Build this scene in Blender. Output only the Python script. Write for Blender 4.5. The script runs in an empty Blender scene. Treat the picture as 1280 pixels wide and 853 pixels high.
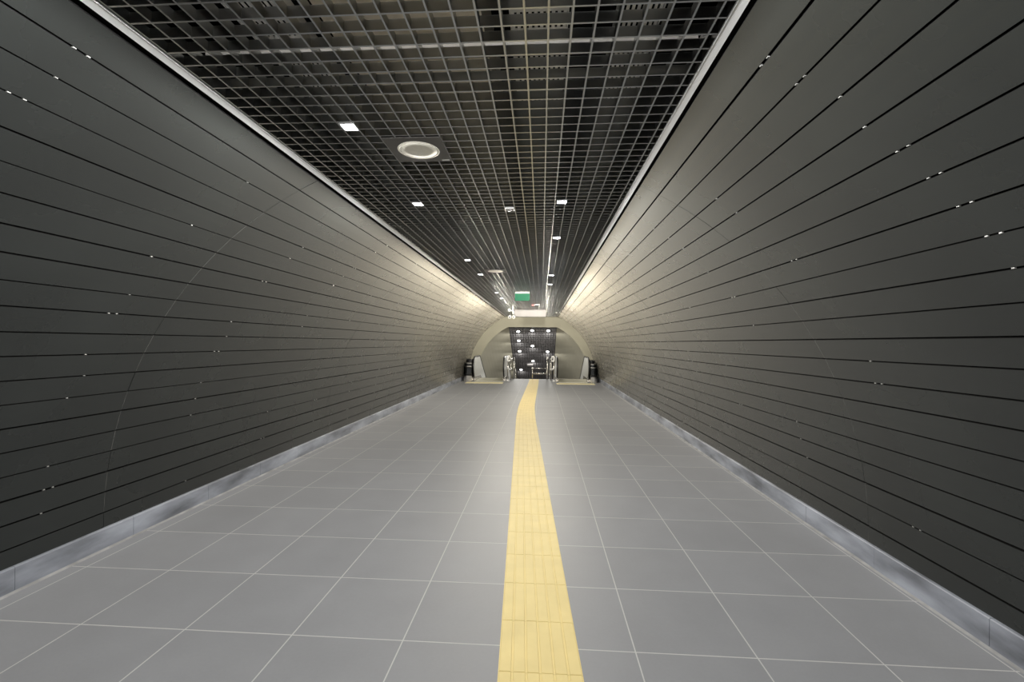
import bpy, math, random
from mathutils import Matrix, Vector
random.seed(7)
sc = bpy.context.scene
COL = sc.collection
PI = math.pi

# ------------------------------------------------------------------ view
vs = sc.view_settings
sc.display_settings.display_device = 'sRGB'
vs.view_transform = 'Standard'
vs.look = 'None'
vs.gamma = 1
vs.exposure = 0.12
vs.use_curve_mapping = False
sc.cycles.use_denoising = True
sc.cycles.max_bounces = 8
sc.cycles.sample_clamp_indirect = 4.0

# ------------------------------------------------------------------ materials
def srgb(r, g, b):
    f = lambda c: (c / 255) / 12.92 if c / 255 <= .04045 else (((c / 255) + .055) / 1.055) ** 2.4
    return (f(r), f(g), f(b), 1)

def mat(name, col, rough=.5, metal=0., noise=0., scale=8., bump=0., spec=.5, emit=None, stretch=None, rvar=0.):
    m = bpy.data.materials.new(name)
    m.use_nodes = True
    nt = m.node_tree
    b = nt.nodes['Principled BSDF']
    b.inputs['Base Color'].default_value = col
    b.inputs['Roughness'].default_value = rough
    b.inputs['Metallic'].default_value = metal
    b.inputs['Specular IOR Level'].default_value = spec
    if emit:
        b.inputs['Emission Color'].default_value = emit[0]
        b.inputs['Emission Strength'].default_value = emit[1]
    tc = nt.nodes.new('ShaderNodeTexCoord')
    mp = nt.nodes.new('ShaderNodeMapping')
    nt.links.new(tc.outputs['Object'], mp.inputs['Vector'])
    if stretch:
        mp.inputs['Scale'].default_value = stretch
    n = nt.nodes.new('ShaderNodeTexNoise')
    n.inputs['Scale'].default_value = scale
    n.inputs['Detail'].default_value = 5
    nt.links.new(mp.outputs['Vector'], n.inputs['Vector'])
    if noise:
        r = nt.nodes.new('ShaderNodeValToRGB')
        r.color_ramp.elements[0].position = .3
        r.color_ramp.elements[1].position = .7
        r.color_ramp.elements[0].color = tuple(c * (1 - noise) for c in col[:3]) + (1,)
        r.color_ramp.elements[1].color = tuple(min(1, c * (1 + noise)) for c in col[:3]) + (1,)
        nt.links.new(n.outputs['Fac'], r.inputs['Fac'])
        nt.links.new(r.outputs['Color'], b.inputs['Base Color'])
    if rvar:
        mr = nt.nodes.new('ShaderNodeMapRange')
        mr.inputs['To Min'].default_value = rough - rvar
        mr.inputs['To Max'].default_value = rough + rvar
        nt.links.new(n.outputs['Fac'], mr.inputs['Value'])
        nt.links.new(mr.outputs['Result'], b.inputs['Roughness'])
    if bump:
        bp = nt.nodes.new('ShaderNodeBump')
        bp.inputs['Strength'].default_value = bump
        bp.inputs['Distance'].default_value = .01
        nt.links.new(n.outputs['Fac'], bp.inputs['Height'])
        nt.links.new(bp.outputs['Normal'], b.inputs['Normal'])
    return m

M = {}
M['panel'] = mat('anthracite_panel', (.0150, .0172, .0168, 1), .27, 0, .15, 1.3, spec=.45, rvar=.05)
_p = M['panel'].node_tree.nodes['Principled BSDF']
_p.inputs['Sheen Weight'].default_value = .21
_p.inputs['Sheen Roughness'].default_value = .32
_p.inputs['Sheen Tint'].default_value = (1, .93, .79, 1)
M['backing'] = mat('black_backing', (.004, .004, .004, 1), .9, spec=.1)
M['strip'] = mat('panel_joint', (.085, .085, .08, 1), .6, 0)
M['clip'] = mat('clip_steel', (.26, .26, .25, 1), .5, .2)
M['trim'] = mat('white_trim', (.74, .75, .76, 1), .4, 0, .04, 3)
M['grid'] = mat('grid_metal', (.46, .47, .47, 1), .28, 1., .06, 2)
M['plenum'] = mat('black_plenum', (.006, .0065, .007, 1), .9, spec=.1)
M['galv'] = mat('galvanised_steel', (.80, .79, .76, 1), .5, .1, .15, 6)
M['duct'] = mat('sheet_duct', (.72, .65, .52, 1), .55, 0, .2, 3)
M['base'] = mat('stone_skirting', (.22, .235, .27, 1), .55, 0, .55, 2.2, bump=.05, stretch=(1, .8, 3.0))
M['tactile'] = mat('yellow_tactile', (.76, .615, .265, 1), .6, 0, .05, 5, spec=.25)
M['warning'] = mat('lit_warning_tile', (.82, .74, .48, 1), .6, 0, .05, 9, spec=.25)  # tactile yellow made paler, stronger light at the far end put into the colour
M['tactile_joint'] = mat('tactile_joint', (.42, .35, .18, 1), .8)
M['portal'] = mat('portal_render', srgb(150, 147, 130), .6, 0, .05, 1.5)
M['vault'] = mat('vault_render', srgb(140, 137, 124), .6, 0, .05, 1.2)
M['blackrubber'] = mat('black_rubber', (.008, .008, .009, 1), .35)
M['steel'] = mat('brushed_steel', (.62, .60, .56, 1), .25, 1., .06, 12)
M['darksteel'] = mat('dark_polished_steel', (.10, .105, .11, 1), .2, 1., .1, 5)
M['landing'] = mat('landing_plate', (.62, .60, .49, 1), .4, .1, .08, 20)
M['satin'] = mat('satin_steel_panel', (.46, .46, .43, 1), .45, .25, .06, 8)
M['white'] = mat('white_plastic', (.80, .80, .79, 1), .4, 0, .02, 5)
M['softwhite'] = mat('matt_white_paint', (.30, .30, .29, 1), .6, 0, .03, 8)
M['offwhite'] = mat('cream_speaker_cloth', (.92, .89, .79, 1), .6, 0, .04, 30)
M['plate'] = mat('grey_plate', (.13, .125, .12, 1), .45, .3, .08, 6)
M['boxgrey'] = mat('pale_grey_box', (.27, .26, .265, 1), .5, 0, .06, 3)
M['green'] = mat('exit_green', (.006, .055, .030, 1), .7, 0, .05, 20, spec=.15, emit=((.01, .12, .065, 1), .2))
M['pict'] = mat('exit_pictogram', (.8, .85, .8, 1), .5, emit=((.7, .9, .8, 1), .4))
M['red'] = mat('red_plastic', (.12, .015, .015, 1), .4, 0, .05, 20)
M['lens'] = mat('lamp_lens', (.9, .9, .9, 1), .3, emit=((.94, .97, 1, 1), 14.))
M['lampbody'] = mat('lamp_housing', (.45, .45, .45, 1), .4, .5, .05, 10)
M['wallback'] = mat('rear_wall', (.09, .09, .09, 1), .7, 0, .1, 1.5)
M['stairceil'] = mat('stair_ceiling', (.035, .033, .037, 1), .5, .2, .15, 4)
M['stone'] = mat('stair_stone', (.26, .26, .26, 1), .5, 0, .1, 4)

def floor_material():
    m = bpy.data.materials.new('grey_floor_tiles')
    m.use_nodes = True
    nt = m.node_tree
    b = nt.nodes['Principled BSDF']
    N = nt.nodes.new; L = nt.links.new
    tc = N('ShaderNodeTexCoord')
    sp = N('ShaderNodeSeparateXYZ'); L(tc.outputs['Object'], sp.inputs[0])
    T = .6144
    def math_(op, a, bv=None, **k):
        n = N('ShaderNodeMath'); n.operation = op
        for i, v in enumerate((a, bv)):
            if v is None: continue
            if isinstance(v, (int, float)): n.inputs[i].default_value = v
            else: L(v, n.inputs[i])
        return n.outputs[0]
    def axis(o, off):
        u = math_('DIVIDE', math_('SUBTRACT', o, off), T)
        fl = math_('FLOOR', u)
        fr = math_('SUBTRACT', u, fl)
        d = math_('MINIMUM', fr, math_('SUBTRACT', 1.0, fr))   # distance to joint, in tiles
        g = math_('LESS_THAN', d, .0034 / T)
        return fl, g
    fx, gx = axis(sp.outputs[0], -1.9594)
    fy, gy = axis(sp.outputs[1], 2.4178)
    grout = math_('MAXIMUM', gx, gy)
    cb = N('ShaderNodeCombineXYZ'); L(fx, cb.inputs[0]); L(fy, cb.inputs[1])
    wn = N('ShaderNodeTexWhiteNoise'); L(cb.outputs[0], wn.inputs['Vector'])
    nz = N('ShaderNodeTexNoise'); nz.inputs['Scale'].default_value = 3.0; nz.inputs['Detail'].default_value = 6
    L(tc.outputs['Object'], nz.inputs['Vector'])
    fine = N('ShaderNodeTexNoise'); fine.inputs['Scale'].default_value = 60; fine.inputs['Detail'].default_value = 3
    L(tc.outputs['Object'], fine.inputs['Vector'])
    v = math_('ADD', math_('MULTIPLY', wn.outputs['Value'], .018), math_('MULTIPLY', nz.outputs['Fac'], .05))
    v = math_('ADD', v, math_('MULTIPLY', fine.outputs['Fac'], .02))
    v = math_('ADD', v, .222)
    tile = N('ShaderNodeCombineColor')
    L(v, tile.inputs[0]); L(math_('MULTIPLY', v, 1.02), tile.inputs[1]); L(math_('MULTIPLY', v, 1.07), tile.inputs[2])
    mx = N('ShaderNodeMix'); mx.data_type = 'RGBA'
    L(grout, mx.inputs['Factor']); L(tile.outputs[0], mx.inputs['A']); mx.inputs['B'].default_value = (.50, .50, .49, 1)
    L(mx.outputs['Result'], b.inputs['Base Color'])
    rr = math_('ADD', math_('MULTIPLY', nz.outputs['Fac'], .14), .46)
    rr = math_('MAXIMUM', rr, math_('MULTIPLY', grout, .8))
    L(rr, b.inputs['Roughness'])
    b.inputs['Specular IOR Level'].default_value = .18
    bp = N('ShaderNodeBump'); bp.inputs['Strength'].default_value = .25; bp.inputs['Distance'].default_value = .002
    L(math_('SUBTRACT', 1.0, grout), bp.inputs['Height']); L(bp.outputs['Normal'], b.inputs['Normal'])
    return m
M['floor'] = floor_material()

# ------------------------------------------------------------------ mesh builder
class MB:
    def __init__(s):
        s.v = []; s.f = []; s.mi = []; s.sm = []
    def quad(s, pts, mi=0, smooth=False):
        n = len(s.v); s.v += [tuple(p) for p in pts]
        s.f.append(tuple(range(n, n + len(pts)))); s.mi.append(mi); s.sm.append(smooth)
    def hexa(s, p, mi=0):
        """eight points: bottom ring 0-3 counter-clockwise from above, top ring 4-7"""
        n = len(s.v); s.v += [tuple(q) for q in p]
        for f in ((3, 2, 1, 0), (4, 5, 6, 7), (0, 1, 5, 4), (1, 2, 6, 5), (2, 3, 7, 6), (3, 0, 4, 7)):
            s.f.append(tuple(n + i for i in f)); s.mi.append(mi); s.sm.append(False)
        return s
    def box(s, x0, x1, y0, y1, z0, z1, mi=0):
        return s.hexa([(x0, y0, z0), (x1, y0, z0), (x1, y1, z0), (x0, y1, z0),
                       (x0, y0, z1), (x1, y0, z1), (x1, y1, z1), (x0, y1, z1)], mi)
    def prism(s, poly, axis, a0, a1, mi=0):
        """extrude a 2-D polygon along an axis ('x': poly in y,z; 'y': poly in x,z; 'z': poly in x,y)"""
        mk = {'x': lambda p, a: (a, p[0], p[1]), 'y': lambda p, a: (p[0], a, p[1]), 'z': lambda p, a: (p[0], p[1], a)}[axis]
        n = len(s.v); k = len(poly)
        s.v += [mk(p, a0) for p in poly] + [mk(p, a1) for p in poly]
        s.f += [tuple(n + i for i in range(k))[::-1], tuple(n + k + i for i in range(k))]
        s.mi += [mi, mi]; s.sm += [False, False]
        for i in range(k):
            j = (i + 1) % k
            s.f.append((n + i, n + j, n + k + j, n + k + i)); s.mi.append(mi); s.sm.append(False)
        return s
    def tube(s, pts, r, seg=10, mi=0, closed=False):
        pts = [Vector(p) for p in pts]
        n0 = len(s.v); k = len(pts)
        prev = None
        for i, p in enumerate(pts):
            if closed:
                t = (pts[(i + 1) % k] - pts[i - 1]).normalized()
            else:
                t = (pts[min(i + 1, k - 1)] - pts[max(i - 1, 0)]).normalized()
            if prev is None:
                a = t.orthogonal().normalized()
            else:
                a = (prev - t * prev.dot(t)).normalized()
            prev = a
            b = t.cross(a)
            for j in range(seg):
                an = 2 * PI * j / seg
                s.v.append(tuple(p + (a * math.cos(an) + b * math.sin(an)) * r))
        for i in range(k if closed else k - 1):
            i2 = (i + 1) % k
            for j in range(seg):
                j2 = (j + 1) % seg
                s.f.append((n0 + i * seg + j, n0 + i * seg + j2, n0 + i2 * seg + j2, n0 + i2 * seg + j))
                s.mi.append(mi); s.sm.append(True)
        if not closed:
            s.f.append(tuple(n0 + j for j in range(seg))[::-1]); s.mi.append(mi); s.sm.append(False)
            s.f.append(tuple(n0 + (k - 1) * seg + j for j in range(seg))); s.mi.append(mi); s.sm.append(False)
        return s
    def lathe(s, prof, c, seg=40, mi=0):
        """profile (r, z) around the vertical through c"""
        n0 = len(s.v)
        for r, z in prof:
            for j in range(seg):
                an = 2 * PI * j / seg
                s.v.append((c[0] + r * math.cos(an), c[1] + r * math.sin(an), c[2] + z))
        for i in range(len(prof) - 1):
            for j in range(seg):
                j2 = (j + 1) % seg
                s.f.append((n0 + i * seg + j, n0 + i * seg + j2, n0 + (i + 1) * seg + j2, n0 + (i + 1) * seg + j))
                s.mi.append(mi); s.sm.append(True)
        for i in (0, len(prof) - 1):
            s.f.append(tuple(n0 + i * seg + j for j in range(seg))); s.mi.append(mi); s.sm.append(False)
        return s
    def build(s, name, mats, parent=None, origin=(0, 0, 0), bevel=0., bseg=2):
        """geometry was written in the parent's local space (or the world's when it has no parent)"""
        me = bpy.data.meshes.new(name)
        o3 = Vector(origin)
        me.from_pydata([tuple(Vector(v) - o3) for v in s.v], [], s.f)
        for m in (mats if isinstance(mats, (list, tuple)) else [mats]):
            me.materials.append(M[m])
        for p, mi, sm in zip(me.polygons, s.mi, s.sm):
            p.material_index = mi; p.use_smooth = sm
        me.update()
        import bmesh
        bm = bmesh.new(); bm.from_mesh(me)
        bmesh.ops.recalc_face_normals(bm, faces=bm.faces)
        bm.to_mesh(me); bm.free()
        o = bpy.data.objects.new(name, me)
        COL.objects.link(o)
        o.location = origin
        if parent: o.parent = parent
        if bevel:
            b = o.modifiers.new('bevel', 'BEVEL'); b.width = bevel; b.segments = bseg; b.limit_method = 'ANGLE'
        return o

def tag(o, label, cat, group=None):
    o['label'] = label; o['category'] = cat
    if group: o['group'] = group
    return o
def struct(o, label=None):
    o['kind'] = 'structure'
    if label: o['label'] = label
    return o
def thing(name, label, cat, loc=(0, 0, 0), group=None):
    o = bpy.data.objects.new(name, None); COL.objects.link(o)
    o.location = loc; o.empty_display_size = .1
    return tag(o, label, cat, group)
def copy_tree(o, loc, label, parent=None):
    c = o.copy(); COL.objects.link(c)
    if parent is None:
        c.location = loc; c['label'] = label
    else:
        c.parent = parent
    for ch in [x for x in list(COL.objects) if x.parent == o]:
        copy_tree(ch, None, None, c)
    return c

# ------------------------------------------------------------------ the corridor's measures (x across, y along, z up, metres)
CAM_Z = 1.6
Y0, Y1 = -5.0, 21.0            # corridor from behind the camera to the portal
R = 2.86; CZ = .20             # radius and centre height of the curved side walls
CX = {-1: -.475, 1: -.46}
TH_TOP, TH_BOT, NROW = 1.14, -.028, 21
CEIL = 2.82
FLOOR_END = 20.46

# ------------------------------------------------------------------ side walls: 21 rows of panels each
def wall(side, seam0):
    cx = CX[side]
    P = lambda th, r: (cx + side * r * math.cos(th), CZ + r * math.sin(th))
    mb = MB()
    # black backing shell behind the open joints
    n = 30
    ths = [-.075 + (TH_TOP + .03 + .075) * i / n for i in range(n + 1)]
    inner = [P(t, R + .03) for t in ths]; outer = [P(t, R + .12) for t in ths]
    for i in range(n):
        a, b, c, d = inner[i], inner[i + 1], outer[i + 1], outer[i]
        mb.hexa([(a[0], Y0, a[1]), (d[0], Y0, d[1]), (d[0], Y1, d[1]), (a[0], Y1, a[1]),
                 (b[0], Y0, b[1]), (c[0], Y0, c[1]), (c[0], Y1, c[1]), (b[0], Y1, b[1])], 1)
    seams = []
    y = seam0
    while y > Y0: y -= 3.6
    y += 3.6
    while y < Y1 - .3:
        seams.append(y); y += 3.6
    edges = [Y0] + seams + [Y1]
    step = (TH_TOP - TH_BOT) / NROW
    rng = random.Random(11 + side)
    for k in range(NROW):
        g0 = rng.uniform(.0030, .0066) / R; g1 = rng.uniform(.0030, .0066) / R
        t0 = TH_BOT + k * step + (g0 if k else 0); t1 = TH_BOT + (k + 1) * step - g1
        lip = .0035
        for s in range(len(edges) - 1):
            ya, yb = edges[s] + .0018, edges[s + 1] - .0018
            dr = rng.uniform(-.0012, .0012)
            r0 = R + dr
            sub = 2
            for q in range(sub):                        # gently curved face in two strips
                ta = t0 + (t1 - t0) * q / sub; tb = t0 + (t1 - t0) * (q + 1) / sub
                a, b, c, d = P(ta, r0), P(tb, r0), P(tb, r0 + .022), P(ta, r0 + .022)
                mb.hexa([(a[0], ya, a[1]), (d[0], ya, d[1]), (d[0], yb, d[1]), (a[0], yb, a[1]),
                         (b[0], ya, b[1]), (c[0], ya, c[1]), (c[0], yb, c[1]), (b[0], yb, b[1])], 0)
                mb.mi[-6] = mb.mi[-5] = 1               # long edges painted black, shade of the joints put into the colour
        # thin strip showing in the butt joints between panel ends
        for ys in seams:
            if rng.random() < .7:
                a, b, c, d = P(t0, R + .0006), P(t1, R + .0006), P(t1, R + .02), P(t0, R + .02)
                ya, yb = ys - .0018, ys + .0018
                mb.hexa([(a[0], ya, a[1]), (d[0], ya, d[1]), (d[0], yb, d[1]), (a[0], yb, a[1]),
                         (b[0], ya, b[1]), (c[0], ya, c[1]), (c[0], yb, c[1]), (b[0], yb, b[1])], 2)
        # pairs of small bright hanger clips seen in the open joints
        if k:
            tm = TH_BOT + k * step
            yy = (1.68 if side < 0 else 1.88) - 6.0
            while yy < 15:
                for off in (-.028, .028):
                    if rng.random() < (.8 if abs(yy - (1.68 if side < 0 else 1.88)) < .1 else .3):
                        a = P(tm, R + .004)
                        e = .0040
                        mb.box(a[0] - e, a[0] + e, yy + off - .006, yy + off + .006, a[1] - e, a[1] + e, 3)
                yy += 1.2
    return mb
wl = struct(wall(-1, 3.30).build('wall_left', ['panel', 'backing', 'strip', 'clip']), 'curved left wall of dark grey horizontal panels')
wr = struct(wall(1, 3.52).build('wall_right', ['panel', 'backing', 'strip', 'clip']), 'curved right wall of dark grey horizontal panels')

# skirting: stone slabs along both wall feet
def skirting(side, first, name, label):
    cx = CX[side]
    xf = cx + side * 2.834; xb = cx + side * 2.905
    mb = MB()
    ys = [Y0]; y = first
    while y > Y0: y -= .842
    y += .842
    while y < 20.4:
        ys.append(y); y += .842
    ys.append(20.46)
    for a, b in zip(ys[:-1], ys[1:]):
        j = random.Random(int(a * 100) + 500).uniform(-.001, .001)
        mb.prism([(xf + j, 0), (xb, 0), (xb, .163), (xf + side * .006 + j, .163), (xf + j, .157)], 'y', a + .0015, b - .0015, 0)
    mb.box(min(xf + side * .01, xb), max(xf + side * .01, xb), Y0, 20.46, .0, .150, 1)
    # mortar fillet at the foot
    mb.prism([(xf - side * .012, 0), (xf + side * .004, 0), (xf + side * .004, .016), (xf - side * .002, .010)], 'y', Y0, 20.46, 1)
    return struct(mb.build(name, ['base', 'mortar']), label)
M['mortar'] = mat('dusty_mortar', (.25, .25, .25, 1), .8, 0, .3, 6)
skirting(-1, 2.69, 'baseboard_left', 'grey stone skirting along the left wall')
skirting(1, 2.585, 'baseboard_right', 'grey stone skirting along the right wall')

# floor
fl = MB().box(-3.42, 2.52, Y0, FLOOR_END, -.25, 0)
struct(fl.build('floor', 'floor'), 'large grey square floor tiles with pale joints')
# rear end of the corridor, behind the camera
struct(MB().box(-3.5, 2.6, Y0 - .15, Y0, -.25, 3.5).build('wall_back', 'wallback'))

# ceiling: open black plenum above and the square metal grid
PITCH = .0896
def grid_ceiling():
    mb = MB()
    x0, x1 = -1.606, .684
    t, h = .0078, .043
    bx = -.0722
    while bx - PITCH > x0: bx -= PITCH
    nb = 0
    while bx < x1:
        mb.box(bx - t / 2, bx + t / 2, Y0, Y1 - .02, CEIL, CEIL + h); bx += PITCH
    by = Y0 + .03
    while by < Y1 - .05:
        mb.box(x0, x1, by - t / 2, by + t / 2, CEIL + .0006, CEIL + h - .0006); by += PITCH
    # closing edge profiles along both sides
    mb.box(x0 - .004, x0 + .004, Y0, Y1 - .02, CEIL - .004, CEIL + h)
    mb.box(x1 - .004, x1 + .004, Y0, Y1 - .02, CEIL - .004, CEIL + h)
    return mb
struct(grid_ceiling().build('ceiling', 'grid'), 'suspended ceiling of small square open metal cells')
pl = MB()
pl.box(-2.3, 1.4, Y0, Y1 + .3, 3.62, 3.75)
pl.box(-2.3, -1.70, Y0, Y1, CEIL + .03, 3.62)
pl.box(.76, 1.4, Y0, Y1, CEIL + .03, 3.62)
struct(pl.build('ceiling_void', 'plenum'), 'black void above the open cell ceiling')
def edge_trim(x0, x1, side, name, label):
    mb = MB()
    xi = x1 if side < 0 else x0
    xw = x0 if side < 0 else x1
    mb.prism([(xi, CEIL - .004), (xw, CEIL - .013), (xw, CEIL - .010), (xi, CEIL - .001)], 'y', Y0, Y1 - .02)
    mb.box(xi - .002, xi + .002, Y0, Y1 - .02, CEIL - .006, CEIL + .05)
    return struct(mb.build(name, 'trim'), label)
edge_trim(-1.646, -1.609, -1, 'trim_1', 'thin white edge strip between ceiling grid and left wall')
edge_trim(.687, .720, 1, 'trim_2', 'thin white edge strip between ceiling grid and right wall')

# services running above the grid, seen through its nearest cells
def cable_tray(x, w, z, label, y0=-2., y1=7.):
    t = thing('cable_tray', label, 'cable tray', (x, y0, z), 'cable trays above the ceiling grid')
    n = max(4, int(w / .022))
    mb = MB()
    for i in range(n):
        a = -w / 2 + w * (i + .18) / n; b = -w / 2 + w * (i + .74) / n
        mb.box(a, b, 0, y1 - y0, 0, .003)
    y = .0
    while y < y1 - y0:
        mb.box(-w / 2, w / 2, y, y + .022, .0031, .006); y += .12
    mb.build('slotted_base', 'galv', t)
    for s in (-1, 1):
        MB().box(s * w / 2 - .002, s * w / 2 + .002, 0, y1 - y0, -.002, .06).build('side_rail', 'galv', t)
    return t
cable_tray(-1.17, .24, 2.955, 'slotted steel cable tray above the grid, left of the beige duct')
cable_tray(-.02, .24, 2.95, 'slotted steel cable tray above the grid, right of the beige duct')
cable_tray(.40, .18, 2.975, 'narrow slotted cable tray above the grid beside the right wall')
d = thing('ventilation_duct', 'beige sheet metal duct running above the ceiling grid', 'duct', (-.60, -2., 2.97))
MB().box(-.34, .34, 0, 9, 0, .26).build('duct_body', 'duct', d)
for i in range(7):
    MB().box(-.36, .36, .9 + i * 1.2, .94 + i * 1.2, -.015, .275).build('flange', 'galv', d)
def channel(y, z, label):
    mb = MB()
    mb.box(-1.55, .66, y - .021, y + .021, z, z + .003)
    mb.box(-1.55, .66, y - .021, y - .018, z, z + .041)
    mb.box(-1.55, .66, y + .018, y + .021, z, z + .041)
    o = mb.build('channel_rail', 'galv', None, (-.45, y, z))
    return tag(o, label, 'rail', 'support rails across the void')
channel(2.02, 2.885, 'bright steel support rail crossing just above the ceiling grid')

# ------------------------------------------------------------------ tactile strip
def path_x(y):
    if y < 9.2: return .008 - .0439 * (y - 2.16)
    if y < 12.4:
        u = (y - 9.2) / 3.2
        return -.301 - .0439 * 3.2 * (u - u * u * .55)
    return -.3642 + min(1, (y - 12.4) / 6) * .05
def tactile():
    W = .41
    mb = MB()
    y = -4.9
    L = .4105
    off = (2.22 - y) % L
    y += off - L
    y = max(y, -4.9)
    nb = 6
    first = True
    ys = []
    yy = 2.22
    while yy > Y0 + .1: yy -= L
    yy += L
    while yy + L < FLOOR_END:
        ys.append(yy); yy += L
    for a in ys:
        b = a + L
        def slab(u0, u1, ya, yb, z0, z1, mi, lip=0.):
            xa, xb = path_x(ya), path_x(yb)
            mb.hexa([(xa + u0, ya, z0), (xa + u1, ya, z0), (xb + u1, yb, z0), (xb + u0, yb, z0),
                     (xa + u0 + lip, ya + lip, z1), (xa + u1 - lip, ya + lip, z1), (xb + u1 - lip, yb - lip, z1), (xb + u0 + lip, yb - lip, z1)], mi)
        slab(-W / 2, W / 2, a, b, .0002, .0028, 1)
        slab(-W / 2, W / 2, a + .0012, b - .0012, .0028, .004, 0)
        for i in range(nb):
            u = -W / 2 + W * (i + .5) / nb
            slab(u - .0295, u + .0295, a + .001, b - .001, .004, .0075, 0, .002)
    return mb
tag(tactile().build('tactile_strip', ['tactile', 'tactile_joint'], None, (0, 8, 0)),
    'long yellow ribbed guidance strip running down the grey floor', 'tactile paving')

# yellow warning strips in front of the escalators
def warning(x0, x1, label):
    t = thing('warning_strip', label, 'tactile paving', ((x0 + x1) / 2, 18.2, 0), 'yellow warning strips')
    w = (x1 - x0) / 2
    MB().box(-w, w, -.30, .30, .0002, .004).build('base', 'warning', t)
    mb = MB()
    nx = int(2 * w / .068); 
    for i in range(nx):
        for j in range(8):
            cx_, cy_ = -w + 2 * w * (i + .5) / nx, -.30 + .6 * (j + .5) / 8
            mb.lathe([(.017, .004), (.013, .0085)], (cx_, cy_, 0), 8)
    s = mb.build('studs', 'warning', t); s['kind'] = 'stuff'
    return t
warning(-3.02, -1.52, 'yellow studded warning strip before the left escalator')
warning(.60, 2.10, 'yellow studded warning strip before the right escalator')

# ------------------------------------------------------------------ portal at the end and the sloping stair tunnel behind it
PX = -.42
def arc_pts(cx, cz, r, zlo, zhi, n):
    """left arc from zlo up to zhi, (x, z) with x measured to the left"""
    t0, t1 = math.asin((zlo - cz) / r), math.asin((zhi - cz) / r)
    return [(r * math.cos(t0 + (t1 - t0) * i / n), cz + r * math.sin(t0 + (t1 - t0) * i / n)) for i in range(n + 1)]
HEAD = 2.335
def portal():
    mb = MB()
    n = 24
    ya, yb = Y1, Y1 + .30
    inn = arc_pts(PX, .03, 2.56, -.05, HEAD, n)
    for s in (-1, 1):
        out = [(abs(CX[s] + s * (R + .03) * math.cos(t) - PX), CZ + (R + .03) * math.sin(t))
               for t in [-.09 + (math.asin((CEIL + .04 - CZ) / (R + .03)) + .09) * i / n for i in range(n + 1)]]
        for i in range(n):
            a, b, c, d = inn[i], inn[i + 1], out[i + 1], out[i]
            f = lambda p, y: (PX + s * p[0], y, p[1])
            mb.hexa([f(a, ya), f(d, ya), f(d, yb), f(a, yb), f(b, ya), f(c, ya), f(c, yb), f(b, yb)])
        ends = (out[-1][0],) if s < 0 else ends + (out[-1][0],)
    # the straight lintel between both arc ends
    mb.prism([(PX - inn[-1][0], HEAD), (PX + inn[-1][0], HEAD), (PX + ends[1], CEIL + .04), (PX - ends[0], CEIL + .04)], 'y', ya, yb)
    return mb
struct(portal().build('wall_end', 'portal'), 'pale arched end wall framing the opening to the stairs')

SL = .5                          # fall of the stair tunnel
YS = Y1 + .30
YE = YS + 9.5
def drop(y): return -SL * (y - YS)
hw = 2.56 * math.cos(math.asin((HEAD - .03) / 2.56))
def vault(side):
    mb = MB(); n = 20
    inn = arc_pts(PX, .03, 2.56, -.9, HEAD, n)
    out = arc_pts(PX, .03, 2.70, -.9, HEAD + .1, n)
    for i in range(n):
        a, b, c, d = inn[i], inn[i + 1], out[i + 1], out[i]
        f = lambda p, y: (PX + side * p[0], y, p[1] + drop(y))
        mb.hexa([f(a, YS), f(d, YS), f(d, YE), f(a, YE), f(b, YS), f(c, YS), f(c, YE), f(b, YE)])
    for f_ in range(len(mb.sm)): mb.sm[f_] = False
    return mb
struct(vault(-1).build('wall_stairs_left', 'vault'), 'smooth pale curved wall beside the stairs, left')
struct(vault(1).build('wall_stairs_right', 'vault'), 'smooth pale curved wall beside the stairs, right')
def slope_ceiling():
    mb = MB()
    def bar(x0, x1, z0, z1, ya=YS, yb=YE):
        mb.hexa([(x0, ya, z0 + drop(ya)), (x1, ya, z0 + drop(ya)), (x1, yb, z0 + drop(yb)), (x0, yb, z0 + drop(yb)),
                 (x0, ya, z1 + drop(ya)), (x1, ya, z1 + drop(ya)), (x1, yb, z1 + drop(yb)), (x0, yb, z1 + drop(yb))])
    bar(PX - hw, PX + hw, HEAD + .06, HEAD + .12)
    x = PX - hw + .05
    while x < PX + hw:
        bar(x - .006, x + .006, HEAD, HEAD + .06); x += .12
    y = YS + .1
    while y < YE:
        bar(PX - hw, PX + hw, HEAD + .004, HEAD + .05, y, y + .012); y += .12
    return mb
struct(slope_ceiling().build('ceiling_stairs', 'stairceil'), 'dark sloping ceiling above the stairs')
struct(MB().box(-3.4, 2.6, YE, YE + .2, -9, 1.).build('wall_stairs_end', 'vault'))
st = MB()
for k in range(34):
    st.box(-1.40, .56, FLOOR_END + k * .29, FLOOR_END + (k + 1) * .29 + .02, -.145 * (k + 1) - .4, -.145 * (k + 1))
struct(st.build('floor_stairs', 'stone'), 'stone stairs falling away between the escalators')

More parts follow.
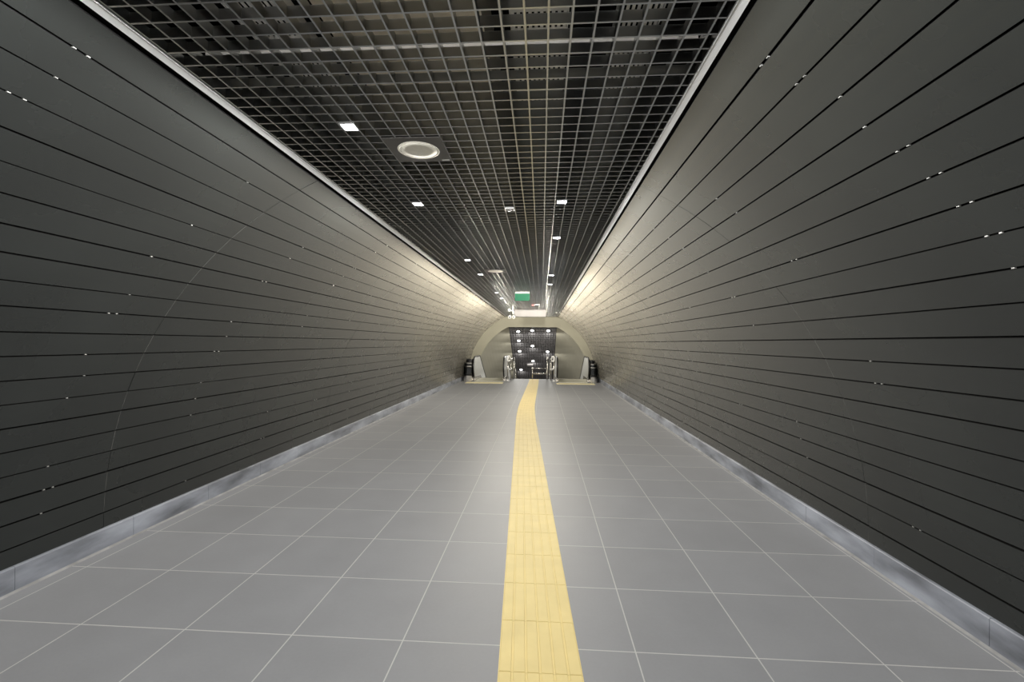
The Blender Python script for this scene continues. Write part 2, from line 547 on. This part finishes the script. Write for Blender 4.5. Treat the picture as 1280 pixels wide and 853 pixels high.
# ------------------------------------------------------------------ escalators
def escalator(xl, xr, outer, label):
    """outer = side on which the fairing closes the gap to the corridor wall"""
    yn = 18.75
    t = thing('escalator', label, 'escalator', ((xl + xr) / 2, yn, 0), 'escalators at the corridor end')
    w = (xr - xl) / 2
    L = 9.5
    lp = MB().box(-w + .05, w - .05, -.05, 1.75, .001, .014).build('landing_plate', 'landing', t)
    MB().box(-w + .09, w - .09, 1.75, 1.95, .001, .018).build('comb_plate', 'steel', t)
    # the top line: level part then falling with the stairs
    yk = 1.9
    def top(y): return 0 if y < yk else -SL * (y - yk)
    mb = MB()
    for k in range(16):
        y = 1.95 + k * .4
        mb.box(-w + .10, w - .10, y, y + .42, -.2 * (k + 1) - .3, -.2 * (k + 1) + .0)
    sp = mb.build('steps', 'darksteel', t)
    for s in (-1, 1):
        x = s * w
        # balustrade panel with round newel end
        H, r = .98, .40
        prof = []
        for i in range(13):
            a = PI / 2 + PI * i / 12
            prof.append((r * .95 + r * .95 * math.cos(a), H - r + r * math.sin(a)))
        prof = prof[::-1]                         # lower front up over the nose
        low = [(.30, .04)]
        poly = [(y, z) for y, z in prof] + [(yk, H), (L, H + top(L)), (L, top(L) + .02), (yk, .02), (.42, .02)]
        MB().prism(poly, 'x', x - .012, x + .012).build('balustrade', 'satin', t)
        # moving handrail around it
        pts = [(x, L, H + .03 + top(L)), (x, yk + .3, H + .03 + top(yk + .3)), (x, yk, H + .03), (x, r, H + .03)]
        for i in range(1, 13):
            a = PI / 2 + PI * i / 12
            pts.append((x, r * .95 + (r * .95 + .03) * math.cos(a), H - r + (r + .03) * math.sin(a)))
        pts.append((x, .55, H - 2 * r - .03))
        MB().tube(pts, .032, 10).build('handrail', 'blackrubber', t)
        # inner skirting and deck
        d = MB()
        d.prism([(.30, .015), (yk, .015), (L, top(L) - .2), (L, top(L) + .12), (yk, .16), (.42, .16), (.34, .12)], 'x', x - .05, x + .05)
        d.build('skirt_panel', 'steel', t)
    # outer fairing between handrail and corridor wall: stacked metal cladding
    xi = outer * (w + .055)
    gap = (abs((CX[outer] + outer * 2.80) - ((xl + xr) / 2 + xi)))
    f = [xi, xi + outer * gap]
    x0, x1 = min(f), max(f)
    def slab(y0, z0, z1, x_in=0., mi=0, tap=0.):
        m = MB()
        rr = .16
        a, b = xi, xi + outer * (gap - x_in)
        pl_ = [(a, y0 + 0.), ]
        # plan with a rounded wall-side corner
        for i in range(7):
            an = PI / 2 * i / 6
            pl_.append((b - outer * rr + outer * rr * math.sin(an), y0 + rr - rr * math.cos(an)))
        pl_ += [(b, .42), (a, .42)]
        if outer < 0: pl_ = pl_[::-1]
        return m.prism(pl_, 'z', z0, z1)
    slab(-.10, .002, .24, .05).build('plinth', 'steel', t, bevel=.006)
    slab(-.04, .24, .30, .06).build('black_strip', 'blackrubber', t)  # set-back black strip between plinth and cladding
    slab(-.12, .30, .60, .07).build('cladding', 'darksteel', t, bevel=.02)
    slab(-.14, .60, .65, .075).build('trim_band', 'steel', t, bevel=.008)
    slab(-.10, .65, .73, .085).build('cladding', 'darksteel', t, bevel=.01)
    slab(-.13, .73, .78, .09).build('trim_band', 'steel', t, bevel=.008)
    slab(-.06, .78, .92, .16).build('top_cover', 'blackrubber', t, bevel=.03)
    return t
escalator(-2.80, -1.55, -1, 'left escalator head with black handrails and dark metal cladding')
escalator(.65, 1.93, 1, 'right escalator head with black handrails and dark metal cladding')

# ------------------------------------------------------------------ stair handrails
def bend(pts, r=.05, n=5):
    """round the corners of a polyline"""
    pts = [Vector(p) for p in pts]; out = [pts[0]]
    for i in range(1, len(pts) - 1):
        a = (pts[i - 1] - pts[i]); b = (pts[i + 1] - pts[i])
        rr = min(r, a.length * .45, b.length * .45)
        p0 = pts[i] + a.normalized() * rr; p1 = pts[i] + b.normalized() * rr
        for k in range(n + 1):
            u = k / n
            out.append(p0 * (1 - u) ** 2 + pts[i] * 2 * u * (1 - u) + p1 * u * u)
    out.append(pts[-1]); return out
def falling_rail(x, r, label, finial=False, h=.93):
    t = thing('stair_handrail', label, 'handrail', (x, FLOOR_END - .06, 0), 'steel rails by the stairs')
    y2 = 5.0
    MB().tube([(0, 0, 0.), (0, 0, h - .01)], r, 10).build('post', 'steel', t)
    MB().tube(bend([(0, 0, h - .02), (0, .03, h), (0, .25, h - .06), (0, y2, h - .06 - SL * (y2 - .25))]), r, 10).build('rail', 'steel', t)
    for k in range(3):
        y = 1.2 + k * 1.4
        zt = h - .06 - SL * (y - .25)
        MB().tube([(0, y, zt - 1.05), (0, y, zt)], r * .8, 8).build('post', 'steel', t)
    if finial:
        MB().lathe([(.001, -.05), (.03, -.04), (.042, 0), (.03, .04), (.001, .05)], (0, 0, h + .03), 14).build('finial', 'white', t)
    return t
falling_rail(-1.22, .028, 'steel stair handrail falling away at the left side of the stairs')
falling_rail(.27, .030, 'steel stair handrail with white knob at the right side of the stairs', True)
falling_rail(.385, .014, 'thin steel rail standing just right of the knobbed stair handrail')
# low double barrier across the right half of the stair head
b = thing('stair_barrier', 'low steel barrier of two rails across the stair head', 'barrier', (-.065, FLOOR_END - .14, 0))
MB().tube([(-.33, 0, 0), (-.33, 0, .50)], .026, 10).build('post', 'steel', b)
MB().tube([(.30, 0, 0), (.30, 0, .50)], .02, 10).build('post', 'steel', b)
MB().tube([(-.33, 0, .25), (.30, 0, .25)], .032, 10).build('rail', 'steel', b)
MB().tube([(-.33, 0, .48), (.30, 0, .48)], .013, 10).build('rail', 'steel', b)
MB().lathe([(.001, -.05), (.035, -.035), (.05, 0), (.035, .035), (.001, .05)], (-.33, 0, .49), 14).build('finial', 'white', b)
# looped double handrails beside the inner escalator newels
def loop_rail(x, s, label):
    """s = direction towards the stairs"""
    t = thing('loop_handrail', label, 'handrail', (x, 19.3, 0), 'looped handrails by the stair head')
    MB().tube([(0, 0, 0), (0, 0, .99)], .026, 10).build('post', 'steel', t)
    MB().tube([(s * .10, .42, 0), (s * .10, .42, .90)], .020, 10).build('post', 'steel', t)
    up = bend([(s * .10, 1.0, .90), (s * .10, .2, .90), (s * .10, .02, .94), (s * .08, -.04, 1.04), (0, -.06, 1.04), (0, -.06, .84), (s * .11, -.02, .86)], .06)
    MB().tube(up, .030, 10).build('upper_rail', 'white', t)
    lo = bend([(s * .10, 1.0, .46), (s * .10, .2, .46), (s * .06, -.02, .50), (0, -.05, .58)], .08)
    MB().tube(lo, .028, 10).build('lower_rail', 'white', t)
    MB().lathe([(.07, .0), (.07, .012), (.045, .02), (.04, .05)], (0, 0, .0), 16).build('foot', 'white', t)
    return t
loop_rail(-1.42, 1, 'pale looped double handrail beside the left escalator')
loop_rail(.525, -1, 'pale looped double handrail beside the right escalator')

# ------------------------------------------------------------------ ceiling fittings
def fixture_proto():
    t = thing('downlight', '', 'ceiling light', (0, 0, 0), 'small square ceiling downlights')
    w = .044
    h = MB()
    for (a, b_, c, d_) in ((-w, w, -w, -w + .006), (-w, w, w - .006, w), (-w, -w + .006, -w + .006, w - .006), (w - .006, w, -w + .006, w - .006)):
        h.box(a, b_, c, d_, -.006, .05)
    h.box(-w, w, -w, w, .05, .058)
    h.build('housing', 'lampbody', t)
    MB().box(-w + .0065, w - .0065, -w + .0065, w - .0065, -.003, .004).build('lens', 'lens', t)
    return t
UPSIGN = 1.0
def spot(x, y, z, watts, col=(1, .98, .95), rad=.05, wing=2.0, down=.5, up=70.):
    l = bpy.data.lights.new('downlight_beam', 'POINT')
    l.energy = watts * 1.0; l.color = col; l.shadow_soft_size = rad
    # wide 'batwing' throw of the lamp: weaker straight down, stronger towards the walls
    l.use_nodes = True
    nt = l.node_tree
    em = next(n for n in nt.nodes if n.type == 'EMISSION')
    tc = nt.nodes.new('ShaderNodeTexCoord')
    sp = nt.nodes.new('ShaderNodeSeparateXYZ'); nt.links.new(tc.outputs['Normal'], sp.inputs[0])
    def mth(op, a, b=None):
        n = nt.nodes.new('ShaderNodeMath'); n.operation = op
        for i, v in enumerate((a, b)):
            if v is None: continue
            if isinstance(v, (int, float)): n.inputs[i].default_value = v
            else: nt.links.new(v, n.inputs[i])
        return n.outputs[0]
    k = mth('POWER', mth('SUBTRACT', 1.0, mth('ABSOLUTE', sp.outputs[2])), 1.6)
    over = mth('MAXIMUM', 0.0, mth('SUBTRACT', 1.0, mth('MULTIPLY', mth('MAXIMUM', 0.0, mth('MULTIPLY', sp.outputs[2], UPSIGN)), up)))
    nt.links.new(mth('MULTIPLY', mth('ADD', mth('MULTIPLY', k, wing), down), over), em.inputs['Strength'])
    o = bpy.data.objects.new('downlight_beam', l); COL.objects.link(o)
    o.location = (x, y, z)
    return o
LX, RX = -1.095, .165
lights = [
    (LX, 2.52, 'square lit downlight nearest the camera, beyond it the big round speaker'),
    (LX, 3.96, 'lit downlight just beyond the large round ceiling speaker'),
    (LX, 6.67, 'third lit downlight along the left row of the ceiling'),
    (LX, 8.08, 'lit downlight just beyond the second square speaker plate'),
    (LX, 11.05, 'second last lit downlight of the left ceiling row'),
    (LX, 12.43, 'farthest lit downlight of the left ceiling row'),
    (RX, 3.95, 'nearest lit downlight of the right ceiling row, near the small white sensor'),
    (RX, 5.29, 'second lit downlight of the right ceiling row'),
    (RX, 8.20, 'third lit downlight of the right ceiling row'),
    (RX, 9.47, 'farthest lit downlight of the right ceiling row'),
]
proto = None
WARM, COOL, HALL = (1, .98, .945), (.97, .985, 1), (1, .925, .79)
def watts(y):
    """the lamps towards the escalators burn brighter than those near the camera"""
    return 73 if y < 5 else 64 if y < 10 else 92 if y < 13 else 88
for i, (x, y, lab) in enumerate(lights):
    if proto is None:
        proto = fixture_proto(); proto.location = (x, y, CEIL); proto['label'] = lab
    else:
        copy_tree(proto, (x, y, CEIL), lab)
    spot(x, y, CEIL - .03, watts(y), HALL if y > 6 else WARM if x < 0 else COOL, wing=2.6 if y > 10 else 5.0 if y > 6 else 2.0, down=.22 if 6 < y < 10 else .5)
for y in (-3.1, -1.7, -.3, 1.12):
    spot(LX, y, CEIL - .03, 52, WARM); spot(RX, y, CEIL - .03, 42, COOL)
for x, y in ((RX, 12.4), (LX, 13.8), (RX, 13.8), (LX, 17.9), (RX, 17.9)):
    spot(x, y, CEIL - .03, watts(y), HALL, wing=2.6 if y < 13 else 1.6, down=.5)

# added fill lights without fittings, brightening trays and duct behind the nearest cells
for x, y in ((-.95, .5), (.2, .3)):
    l = bpy.data.lights.new('void_fill', 'POINT'); l.energy = 20.0; l.color = (1, .96, .91); l.shadow_soft_size = .06
    o = bpy.data.objects.new('void_fill', l); COL.objects.link(o); o.location = (x, y, 2.91)

def speaker(x, y, label):
    t = thing('ceiling_speaker', label, 'speaker', (x, y, CEIL), 'round speakers on square ceiling plates')
    w = .18
    MB().box(-w, w, -w, w, -.003, .01).build('mounting_plate', 'plate', t, bevel=.001)
    MB().lathe([(.131, -.003), (.130, -.0042), (.124, -.0048), (.117, -.0045), (.117, -.0035)], (0, 0, 0), 48).build('bezel', 'offwhite', t)
    MB().lathe([(.1165, -.0032), (.1165, -.0042), (.08, -.0050), (.001, -.0052)], (0, 0, 0), 48).build('grille', 'offwhite', t)
    MB().box(.115, .165, w - .03, w - .012, -.0045, -.003).build('badge', 'white', t)
    return t
speaker(-.786, 2.85, 'large cream round speaker on a dark square ceiling plate')
speaker(-.786, 7.73, 'smaller looking farther square speaker plate between the left downlights')

s = thing('smoke_detector', 'small pale square sensor set in the grid between both light rows', 'sensor', (-.299, 4.138, CEIL))
MB().box(-.042, .042, -.042, .042, -.012, .03).build('housing', 'white', s, bevel=.003)
MB().lathe([(.022, -.012), (.020, -.02), (.001, -.022)], (0, 0, 0), 20).build('sensor_eye', 'plate', s)

# green exit sign hanging below the grid
s = thing('exit_sign', 'green hanging exit sign with white top strip', 'sign', (-.46, 10.75, CEIL))
MB().box(-.17, .17, -.022, .022, -.055, -.005).build('top_strip', 'softwhite', s, bevel=.004)
MB().box(-.175, .175, -.014, .014, -.225, -.055).build('sign_panel', 'green', s, bevel=.003)
for x in (-.12, .12):
    MB().tube([(x, 0, -.01), (x, 0, .2)], .005, 8).build('hanger', 'steel', s)

# pendant cameras
s = thing('surveillance_camera', 'white double camera on a pole below the ceiling', 'camera', (-.94, 14.6, CEIL))
MB().tube([(.02, 0, .05), (.02, 0, -.30)], .022, 12).build('pole', 'softwhite', s)
MB().box(-.03, .07, -.04, .04, -.02, .004).build('ceiling_bracket', 'softwhite', s, bevel=.004)
MB().tube([(.02, 0, -.20), (-.08, 0, -.17)], .016, 10).build('side_arm', 'softwhite', s)
MB().lathe([(.001, -.16), (.03, -.155), (.045, -.12), (.045, -.08), (.02, -.06)], (-.10, 0, -.06), 20).build('side_housing', 'softwhite', s)
for x, a in ((-.075, -.05), (.05, .05)):
    bd = MB()
    bd.tube([(x, .12, -.37), (x, -.14, -.40)], .048, 16)
    o = bd.build('camera_body', 'softwhite', s)
    MB().tube([(x, -.14, -.40), (x, -.15, -.401)], .033, 16).build('camera_lens', 'blackrubber', o)

# long box hanging in front of the end wall
s = thing('hanging_box', 'wide pale grey box hanging under the ceiling before the arch', 'box', (-.42, 16.55, CEIL))
MB().box(-.56, .56, -.10, .10, -.255, -.006).build('casing', 'boxgrey', s, bevel=.006)
MB().box(-.57, .57, -.115, .11, -.275, -.255).build('bottom_lip', 'softwhite', s, bevel=.003)
MB().box(.56, .575, -.11, .105, -.255, -.006).build('end_cap', 'softwhite', s, bevel=.002)
for x in (-.4, .4):
    MB().tube([(x, 0, -.02), (x, 0, .3)], .008, 8).build('hanger', 'steel', s)

s = thing('beacon_strip', 'small pale grey bar with a red end under the ceiling', 'beacon', (-.20, 14.3, CEIL))
MB().box(-.03, .14, -.03, .03, -.035, -.004).build('bar', 'boxgrey', s, bevel=.004)
MB().box(-.12, -.03, -.035, .035, -.055, -.004).build('red_end', 'red', s, bevel=.006)
MB().tube([(0, 0, -.01), (0, 0, .2)], .006, 8).build('hanger', 'steel', s)

s = thing('dome_camera', 'tiny white dome at the far right corner of the ceiling', 'camera', (.60, 17.6, CEIL))
MB().lathe([(.07, .0), (.07, -.02), (.06, -.03)], (0, 0, 0), 24).build('base', 'softwhite', s)
MB().lathe([(.055, -.03), (.05, -.055), (.03, -.075), (.001, -.085)], (0, 0, 0), 24).build('dome', 'softwhite', s)

# lamps on the sloping stair ceiling
def stair_lamp(label, x, y):
    z = HEAD + drop(y)
    t = thing('stair_downlight', label, 'ceiling light', (x, y, z), 'round lamps on the stair ceiling')
    t.rotation_euler = (-math.atan(SL), 0, 0)
    MB().lathe([(.095, .0), (.095, -.02), (.08, -.03), (.074, -.028), (.074, -.022)], (0, 0, 0), 24).build('ring', 'white', t)
    MB().lathe([(.073, -.02), (.06, -.035), (.001, -.04)], (0, 0, 0), 24).build('lens', 'lens', t)
    spot(x, y - .06, z - .14, 50, (1, .97, .9), wing=0., up=20.)
STAIR_LAMPS = [
    ('lamp of the stair ceiling at its upper left corner', -1.11, 21.64),
    ('lamp of the stair ceiling at the middle of its top edge', -.45, 21.55),
    ('lamp of the stair ceiling at its upper right corner', .31, 21.56),
    ('second lamp down the left column of the stair ceiling', -1.12, 22.51),
    ('second lamp down the middle column of the stair ceiling', -.45, 23.02),
    ('third lamp down the left column of the stair ceiling', -1.13, 23.58),
    ('lower right lamp of the stair ceiling, above the knobbed rail', .31, 23.60),
    ('lowest lamp of the middle column of the stair ceiling', -.46, 24.65),
    ('lowest lamp of the left column of the stair ceiling', -1.14, 25.72),
]
for a in STAIR_LAMPS: stair_lamp(*a)
s = thing('small_sign', 'tiny grey plate on the sloping stair ceiling', 'sign', (-.62, 25.15, HEAD + drop(25.15)))
s.rotation_euler = (-math.atan(SL), 0, 0)
MB().box(-.16, .16, -.12, .12, -.05, -.0).build('plate', 'boxgrey', s, bevel=.005)

# ------------------------------------------------------------------ world and camera
w = bpy.data.worlds.new('world'); sc.world = w; w.use_nodes = True
w.node_tree.nodes['Background'].inputs[0].default_value = (.02, .02, .022, 1)
w.node_tree.nodes['Background'].inputs[1].default_value = .3

F = 572.0
yaw, pit, roll = math.atan(37 / F), .0044, -.0075
c, s_ = math.cos(yaw), math.sin(yaw)
r1 = Vector((c, s_, 0)); f1 = Vector((-s_, c, 0)); u1 = Vector((0, 0, 1))
u2 = u1 * math.cos(pit) - f1 * math.sin(pit); f2 = u1 * math.sin(pit) + f1 * math.cos(pit)
r3 = r1 * math.cos(roll) - u2 * math.sin(roll); u3 = r1 * math.sin(roll) + u2 * math.cos(roll)
cam = bpy.data.cameras.new('camera'); co = bpy.data.objects.new('camera', cam); COL.objects.link(co)
cam.sensor_width = 36; cam.lens = 36 * F / 1280; cam.clip_start = .05; cam.clip_end = 200
m = Matrix(((r3.x, u3.x, -f2.x, 0), (r3.y, u3.y, -f2.y, 0), (r3.z, u3.z, -f2.z, CAM_Z), (0, 0, 0, 1)))
co.matrix_world = m
sc.camera = co
